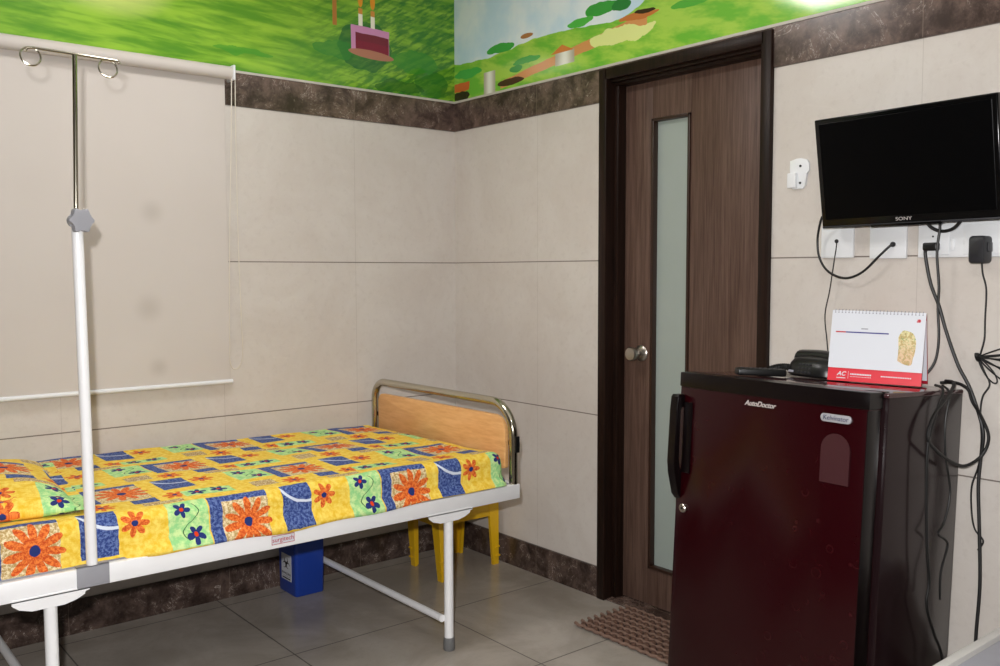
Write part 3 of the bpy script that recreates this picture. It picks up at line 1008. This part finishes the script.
# wire spine: loops
sp = MB()
nl = 26
for k in range(nl):
    u = .008 + (W_ - .016) * k / (nl - 1)
    loop = [(u, Hh - .001 + .0048 * math.cos(a), -.001 + .0048 * math.sin(a)) for a in [2 * PI * q / 10 for q in range(10)]]
    sp.tube(loop, .0007, 5, closed=True)
sp.xf(PM).build('wire_spine', M['inkgrey'], cal)
holes = MB()
for k in range(nl):
    u = .008 + (W_ - .016) * k / (nl - 1)
    holes.box(u - .0017, u + .0017, Hh - .0075, Hh - .0045, .0031, .0034)
holes.xf(PM).build('punched_hole', M['inkgrey'], cal, smooth=False)['kind'] = 'stuff'
pr = MB().box(.013, .040, .135, .1385, .0031, .0034).xf(PM).build('red_rule', M['inkred'], cal, smooth=False)
MB().box(.040, .152, .135, .1385, .0031, .0034).xf(PM).build('blue_rule', M['inkblue'], cal, smooth=False)
MB().box(.080, .098, .146, .149, .0031, .0034).xf(PM).build('grey_heading', M['inkgrey'], cal, smooth=False)
def abstract_mat():
    t = NT('painted_figure_print')
    o = t.obj()
    n = t.noise(o, 90, 3, .6, 1)
    x, y, z = t.xyz(o)
    c = t.mix(t.ramp(z, .06, .15), lin((216, 182, 146)), lin((220, 212, 158)))
    c = t.mix(t.ramp(n, .45, .6) * .8, c, lin((178, 150, 84)))
    c = t.mix(t.ramp(t.noise(o, 120, 2, .5, 2), .60, .66), c, lin((120, 150, 90)))
    return t.out(c, .5)
pts = []
for k in range(28):
    a = 2 * PI * k / 28
    rx = .0215 + .002 * math.sin(5 * a + 1)
    ry = .046 + .003 * math.sin(4 * a)
    e = .6
    pts.append((.199 + rx * math.copysign(abs(math.cos(a)) ** e, math.cos(a)), .101 + ry * math.copysign(abs(math.sin(a)) ** e, math.sin(a))))
MB().prism(pts, .0031, .0034, 'z').xf(PM).build('printed_picture', abstract_mat(), cal, smooth=False)
text_obj('red_emblem', 'a', .015, M['inkred'], cal, PM @ Matrix.Translation((.224, Hh - .021, .0033)), .0002, .3, .0010, 1.3)
text_obj('brand_letters', 'AC', .016, M['paper'], cal, PM @ Matrix.Translation((.036, .020, .0006)), .0002, .3, .0004, 1)
fp = MB().box(.024, .048, .0075, .0095, .0003, .0007).box(.0545, .0552, .008, .028, .0003, .0007)
for k in range(13): fp.box(.060 + k * .0043, .0632 + k * .0043, .0185, .0225, .0003, .0007)
for k in range(14): fp.box(.060 + k * .004, .0625 + k * .004, .0130, .0145, .0003, .0007)
fp.xf(PM).build('company_lettering', M['paper'], cal, smooth=False)
fp = MB()
for k in range(18): fp.box(.140 + k * .0043, .1430 + k * .0043, .0180, .0210, .0003, .0007)
fp.xf(PM).build('slogan_lettering', M['paper'], cal, smooth=False)

# telephone
ph = empty('telephone', 'black desk telephone on the refrigerator beside the calendar', 'telephone', tuple(onfridge(.345, -.232, .002)), (0, .0536, math.radians(-10)))
def ered(hx, hy, e, z, ox=0, n=28):
    out = []
    for k in range(n):
        a = 2 * PI * k / n
        out.append(Vector((ox + hx * math.copysign(abs(math.cos(a)) ** e, math.cos(a)), hy * math.copysign(abs(math.sin(a)) ** e, math.sin(a)), z)))
    return out
MB().ring_loft([ered(.060, .078, .6, 0), ered(.066, .086, .6, .006), ered(.067, .087, .65, .020), ered(.062, .084, .7, .038), ered(.050, .078, .8, .052), ered(.030, .066, .9, .060)]).build('phone_base', M['black'], ph)
hs = MB()
rings = []
for k in range(15):
    t = -1 + 2 * k / 14
    y = t * .082
    w_ = .027 + .006 * t ** 4
    h_ = .016 + .008 * abs(t) ** 2.5
    if abs(t) > .98: w_ *= .6; h_ *= .55
    zc = .063 - .012 * abs(t) ** 2
    rings.append([Vector((w_ * math.cos(a), y, zc + h_ * math.sin(a))) for a in [2 * PI * q / 16 for q in range(16)]])
hs.ring_loft(rings)
hs.build('handset', M['black'], ph)
kp = MB()
for i in range(3):
    for j in range(4):
        kp.box(-.0685 + i * .0025, -.060 + i * .0025, -.024 + j * .013, -.015 + j * .013, .010 + i * .011, .017 + i * .011, .001)
kp.build('keypad', M['adapter'], ph)
MB().box(-.0675, -.064, .040, .058, .010, .017, .001).build('status_window', M['inkgrey'], ph)
# coiled cord
A0, A1 = Vector((-.03, .075, .020)), Vector((-.100, .105, .012))
pts = []
for k in range(181):
    t = k / 180
    c = A0.lerp(A1, t) + Vector((0, 0, .006 * math.sin(PI * t)))
    a = 2 * PI * 12 * t
    dirn = (A1 - A0).normalized(); s_ = dirn.cross(Vector((0, 0, 1))).normalized()
    pts.append(c + (s_ * math.cos(a) + Vector((0, 0, 1)) * math.sin(a)) * .0085)
MB().tube(pts, .0021, 6).build('coiled_cord', M['black_matte'], ph)

# remote
rm = empty('remote_control', 'flat black remote control lying on the refrigerator at its left corner', 'remote control')
rm.matrix_world = Matrix.Translation(onfridge(.150, -.168, .003)) @ Matrix.Rotation(.0536, 4, 'Y') @ Matrix.Rotation(math.radians(50), 4, 'Z')
MB().box(-.020, .020, -.070, .070, 0, .021, .006, 3).build('remote_body', M['black'], rm)
rb = MB()
for i in range(3):
    for j in range(9):
        rb.box(-.013 + i * .010, -.007 + i * .010, -.060 + j * .0135, -.052 + j * .0135, .0205, .0225, .001)
rb.build('button', M['adapter'], rm)['kind'] = 'stuff'

# ================================================================== TV
TW, TH = .507, .312
tv = empty('television', 'flat black television mounted on the right wall above the refrigerator', 'television', (-.072, -2.170, 1.410), (-.010, -.163, 0))
MB().box(0, .030, -TW / 2, TW / 2, 0, TH, .004, 3).build('tv_casing', M['tvbezel'], tv)
MB().box(-.0012, .002, -TW / 2 + .014, TW / 2 - .014, .022, TH - .014, .0006).build('tv_screen', M['screen'], tv, smooth=False)
MB().box(-.0035, .001, -TW / 2 + .003, TW / 2 - .003, -.003, .003, .001).build('lower_edge_strip', M['adapter'], tv)
MB().box(-.004, .02, -.10, .10, -.006, .001, .001).build('stand_slot_cover', M['tvbezel'], tv)
text_obj('lettering', 'SONY', .0135, M['silver'], tv, Matrix.Translation((-.0008, .005, .0125)) @ M_NX, .0004, 0, .0, 1.3)
wb = MB().box(.029, .052, -.11, .11, .09, .24, .004)
wb.build('tv_back_box', M['black'], tv)
Mi = (Matrix.Translation((-.072, -2.170, 1.410)) @ Matrix.Rotation(-.163, 4, 'Y')).inverted()
br = MB().box(-.0165, -.001, -2.226, -2.106, 1.49, 1.67, .002).box(-.062, -.016, -2.196, -2.136, 1.54, 1.62, .002)
br.xf(Mi).build('wall_bracket', M['black'], tv)

# ------------------------------------------------------------------ wall plates
def plate(name, label, cat, y0, y1, z0, z1, group=None):
    t = empty(name, label, cat, (0, (y0 + y1) / 2, z0), group=group)
    MB().box(-.011, -.0002, (y0 - y1) / 2, (y1 - y0) / 2, 0, z1 - z0, .003, 2).build('plate', M['white_plastic'], t)
    return t
p1 = plate('socket_plate', 'white square telephone socket plate, nearest the door of the plates under the television', 'socket', -1.981, -1.876, 1.318, 1.412)
MB().lathe([(.006, -.0135), (.006, -.010)], 14, (0, -.0, .050), 'x').build('jack', M['adapter'], p1)
p2 = plate('socket_plate', 'white square aerial socket plate between the telephone socket and the long socket panel', 'socket', -2.142, -2.032, 1.314, 1.412)
MB().lathe([(.0075, -.0155), (.0075, -.010)], 14, (0, -.017, .040), 'x').build('jack', M['adapter'], p2)
p3 = plate('power_socket_panel', 'long white power socket panel under the right part of the television', 'socket panel', -2.56, -2.175, 1.315, 1.412)
pc = -2.3675
MB().box(-.0135, -.011, -2.262 - pc, -2.184 - pc, .008, .086, .001).build('socket_face', M['white_plastic'], p3)
MB().box(-.0150, -.013, -2.277 - pc, -2.266 - pc, .020, .050, .001).build('switch', M['white_plastic'], p3)
MB().box(-.0135, -.011, -2.40 - pc, -2.30 - pc, .008, .086, .001).build('socket_face', M['white_plastic'], p3)
MB().lathe([(.0026, -.0142), (.0026, -.0130)], 10, (0, -2.218 - pc, .058), 'x').build('screw', M['adapter'], p3)
# small white holder
rh = empty('remote_holder', 'small white plastic wall holder between the door and the television', 'holder', (0, -1.795, 1.533))
poly = [(-.012, .0), (.022, .0), (.026, .004), (.026, .030), (.030, .050), (.034, .056), (.034, .088), (.012, .094), (-.006, .094), (-.026, .088), (-.033, .076), (-.033, .052), (-.024, .046), (-.022, .012)]
MB().prism([(a, b) for a, b in poly], -.008, -.0003, 'x', .0015).build('holder_back', M['white_plastic'], rh)
MB().box(-.020, -.006, .006, .036, .004, .050, .003).build('holder_cup', M['white_plastic'], rh)
for zz in (.070, .018):
    MB().lathe([(.0038, -.0100), (.0038, -.006)], 12, (0, -.004, zz), 'x').build('screw', M['adapter'], rh)

# ------------------------------------------------------------------ plugs and cables
def cable(name, pts, r, label, cat='cable', mat='black_matte', sub=6):
    P = smooth_path(pts, sub)
    c = P[-1]
    mb = MB().tube([p - c for p in P], r, 8)
    o = mb.build(name, M[mat])
    o.location = c
    return tag(o, label, cat)
cable('aerial_cable', [(-.055, -1.905, 1.44), (-.045, -1.892, 1.42), (-.03, -1.876, 1.373), (-.03, -1.884, 1.318), (-.028, -1.915, 1.276), (-.028, -1.969, 1.258), (-.028, -2.022, 1.276), (-.026, -2.070, 1.321), (-.018, -2.098, 1.350), (-.0158, -2.104, 1.354)], .0035,
      'black aerial cable looping below the left corner of the television to the middle socket plate')
cable('telephone_line', [(-.014, -1.930, 1.366), (-.020, -1.932, 1.345), (-.02, -1.926, 1.306), (-.02, -1.914, 1.222), (-.02, -1.900, 1.146), (-.02, -1.908, 1.071), (-.03, -1.919, 1.010), (-.07, -1.925, .980), (-.13, -1.93, .978)], .0018,
      'thin dark telephone line hanging from the socket plate nearest the door to the telephone')
cable('television_lead', [(-.045, -2.205, 1.425), (-.035, -2.222, 1.398), (-.03, -2.250, 1.386), (-.035, -2.284, 1.393), (-.045, -2.312, 1.420)], .0045,
      'short black lead drooping just below the television bottom edge')
cable('power_cable', [(-.05, -2.247, 1.425), (-.036, -2.247, 1.400), (-.036, -2.241, 1.327), (-.03, -2.246, 1.237), (-.026, -2.243, 1.175), (-.026, -2.248, 1.093), (-.030, -2.240, 1.028), (-.05, -2.215, .984), (-.10, -2.21, .976)], .0037,
      'black cable running from the television straight down to the back of the refrigerator top')
pg1 = MB().box(-.036, -.0142, -2.240, -2.199, 1.334, 1.356, .005, 3)
pg1.xf(Matrix.Translation((0, 2.22, -1.334)))
pgo = pg1.build('power_plug', M['black']); pgo.location = (0, -2.22, 1.334)
tag(pgo, 'flat black plug in the long socket panel below the television lettering', 'plug')
cable('wall_cable', [(-.030, -2.207, 1.336), (-.028, -2.206, 1.318), (-.026, -2.221, 1.245), (-.024, -2.245, 1.183), (-.022, -2.266, 1.113), (-.022, -2.300, 1.025), (-.022, -2.333, .965), (-.024, -2.362, .889), (-.024, -2.372, .842), (-.02, -2.366, .784), (-.02, -2.362, .703), (-.02, -2.368, .588), (-.02, -2.374, .437), (-.02, -2.368, .287), (-.02, -2.37, .15)], .0048,
      'thick black power cord hanging down the wall to the right of the refrigerator')
cable('looped_cord', [(-.040, -2.262, .975), (-.035, -2.300, .978), (-.040, -2.335, .965), (-.05, -2.352, .935), (-.028, -2.366, .895), (-.022, -2.385, .84), (-.030, -2.372, .79), (-.075, -2.350, .765), (-.14, -2.340, .785), (-.22, -2.338, .825), (-.265, -2.338, .862), (-.232, -2.338, .915), (-.16, -2.338, .955), (-.11, -2.330, .985), (-.07, -2.29, .985)], .0042,
      'black cord looped over the back corner of the refrigerator and round beside it')
cable('trailing_cord', [(-.150, -2.300, .9805), (-.170, -2.330, .972), (-.215, -2.338, .925), (-.258, -2.338, .850), (-.262, -2.338, .736), (-.252, -2.340, .567), (-.237, -2.340, .486), (-.246, -2.340, .424), (-.205, -2.342, .34), (-.165, -2.345, .27), (-.13, -2.347, .12), (-.13, -2.349, .01)], .0037,
      'black cord trailing down the right side of the refrigerator to the floor')
cable('knotted_cord', [(-.12, -2.305, .978), (-.145, -2.335, .960), (-.168, -2.337, .888), (-.162, -2.338, .799), (-.135, -2.340, .702), (-.168, -2.342, .629), (-.200, -2.342, .604), (-.165, -2.344, .583), (-.150, -2.344, .560), (-.185, -2.345, .50), (-.19, -2.347, .43)], .0030,
      'thin black cord with a kink hanging on the right side of the refrigerator')
ad = MB().ring_loft([[Vector((x, a, b)) for a, b in rrect(-.0215, .0215, 0, .072, .010, 5)] for x in (-.0128, -.050)] + [[Vector((-.056, a, b)) for a, b in rrect(-.018, .018, .005, .067, .009, 5)]])
ad.box(-.042, -.020, -.027, -.0205, .03, .055, .002)
ado = ad.build('power_adapter', M['adapter'], ang=50); ado.location = (0, -2.352, 1.298)
tag(ado, 'blocky charcoal power adapter plugged into the right of the long socket panel', 'power adapter')
# thin adapter cord with a tied bundle
ac = empty('adapter_cord', 'thin black adapter cord tied in a fanned bundle on the wall right of the calendar', 'cable', (-.025, -2.36, 1.05))
T = Matrix.Translation((.025, 2.36, -1.05))
def acp(pts, r=.0022, closed=False):
    return MB().tube(smooth_path(pts, 6, closed), r, 7, closed=closed).xf(T)
acp([(-.034, -2.358, 1.300), (-.03, -2.360, 1.27), (-.025, -2.368, 1.228), (-.022, -2.366, 1.15), (-.022, -2.366, 1.10), (-.022, -2.358, 1.062), (-.022, -2.355, 1.045), (-.022, -2.370, 1.010), (-.022, -2.383, .979), (-.022, -2.366, .945), (-.022, -2.362, .897), (-.02, -2.366, .83), (-.018, -2.360, .76), (-.018, -2.344, .70), (-.018, -2.346, .63), (-.018, -2.356, .585), (-.018, -2.378, .559), (-.016, -2.364, .53)], .0024).build('cord', M['black_matte'], ac)
for (ey, ez, bw) in ((-2.47, 1.085, .010), (-2.48, 1.060, .007), (-2.47, 1.02, .010), (-2.445, .985, .010), (-2.40, .985, .010)):
    cy, cz = -2.352, 1.050
    dy, dz = ey - cy, ez - cz
    l = math.hypot(dy, dz); ny, nz_ = -dz / l, dy / l
    lp = []
    for k in range(12):
        a = 2 * PI * k / 12
        f_ = .5 + .5 * math.cos(a)
        lp.append((-.024 - .004 * math.sin(a), cy + dy * f_ + ny * bw * math.sin(a) * (f_ ** .5 + .15), cz + dz * f_ + nz_ * bw * math.sin(a) * (f_ ** .5 + .15)))
    acp(lp, .0020, True).build('bundle_loop', M['black_matte'], ac)
kt = MB()
for k in range(3):
    kt.tube([(-.024 + .008 * math.cos(a), -2.355 + k * .003 + .0055 * math.sin(a) * .6, 1.050 + .0095 * math.sin(a)) for a in [2 * PI * q / 12 for q in range(12)]], .0024, 6, closed=True)
kt.xf(T).build('tie', M['black'], ac)

# ================================================================== bench in the foreground
bc = empty('bench', 'grey topped bench with a pale raised edge in the lower right foreground', 'bench', (-.40, -3.3, 0))
bx0, bx1, by0, by1, bz = -.76, -.04, -4.3, -2.545, .452
BI = Matrix.Translation((.40, 3.3, 0))
MB().box(bx0 + .012, bx1 - .012, by0 + .012, by1 - .020, .36, bz - .012, .006).xf(BI).build('cushion', M['bench_top'], bc)
e = MB()
e.box(bx0, bx1, by1 - .022, by1, .34, bz, .004).box(bx0, bx1, by0, by0 + .022, .34, bz, .004)
e.box(bx0, bx0 + .022, by0 + .022, by1 - .022, .34, bz, .004).box(bx1 - .022, bx1, by0 + .022, by1 - .022, .34, bz, .004)
e.xf(BI).build('edge_frame', M['bench_edge'], bc)
for lx in (bx0 + .05, bx1 - .05):
    for ly in (by0 + .05, by1 - .05):
        MB().tube([(lx, ly, 0), (lx, ly, .37)], .018, 14).xf(BI).build('leg', M['white_metal'], bc)

# ================================================================== camera and lights
cd = bpy.data.cameras.new('camera')
cam = bpy.data.objects.new('camera', cd)
COL.objects.link(cam)
CX, CY, CZ, yaw, pit, roll, F = -2.5404, -3.4212, 1.2774, .6868, .0661, -.0023, .9168
f = Vector((math.sin(yaw) * math.cos(pit), math.cos(yaw) * math.cos(pit), -math.sin(pit)))
rt = Vector((math.cos(yaw), -math.sin(yaw), 0)); up = rt.cross(f)
rt2 = rt * math.cos(roll) + up * math.sin(roll); up2 = -rt * math.sin(roll) + up * math.cos(roll)
cam.matrix_world = Matrix(((rt2.x, up2.x, -f.x, CX), (rt2.y, up2.y, -f.y, CY), (rt2.z, up2.z, -f.z, CZ), (0, 0, 0, 1)))
cd.sensor_width = 36
cd.lens = F * 36
cd.clip_start = .02
SC.camera = cam

fl = bpy.data.lights.new('camera_flash', 'SPOT')
fl.energy = 205
fl.spot_size = math.radians(115)
fl.spot_blend = .6
fl.shadow_soft_size = .022
fl.color = (1.0, .985, .985)
flo = bpy.data.objects.new('camera_flash', fl)
COL.objects.link(flo)
flo.location = (CX - .055, CY + .02, 1.405)
flo.rotation_euler = (f + Vector((0, 0, .10))).to_track_quat('-Z', 'Y').to_euler()

wd = bpy.data.worlds.new('world')
wd.use_nodes = True
wd.node_tree.nodes['Background'].inputs[0].default_value = (.9, .95, 1, 1)
wd.node_tree.nodes['Background'].inputs[1].default_value = .05
SC.world = wd
SC.view_settings.view_transform = 'Standard'
SC.view_settings.look = 'None'
SC.view_settings.gamma = 1
SC.view_settings.use_curve_mapping = False
SC.view_settings.exposure = .13
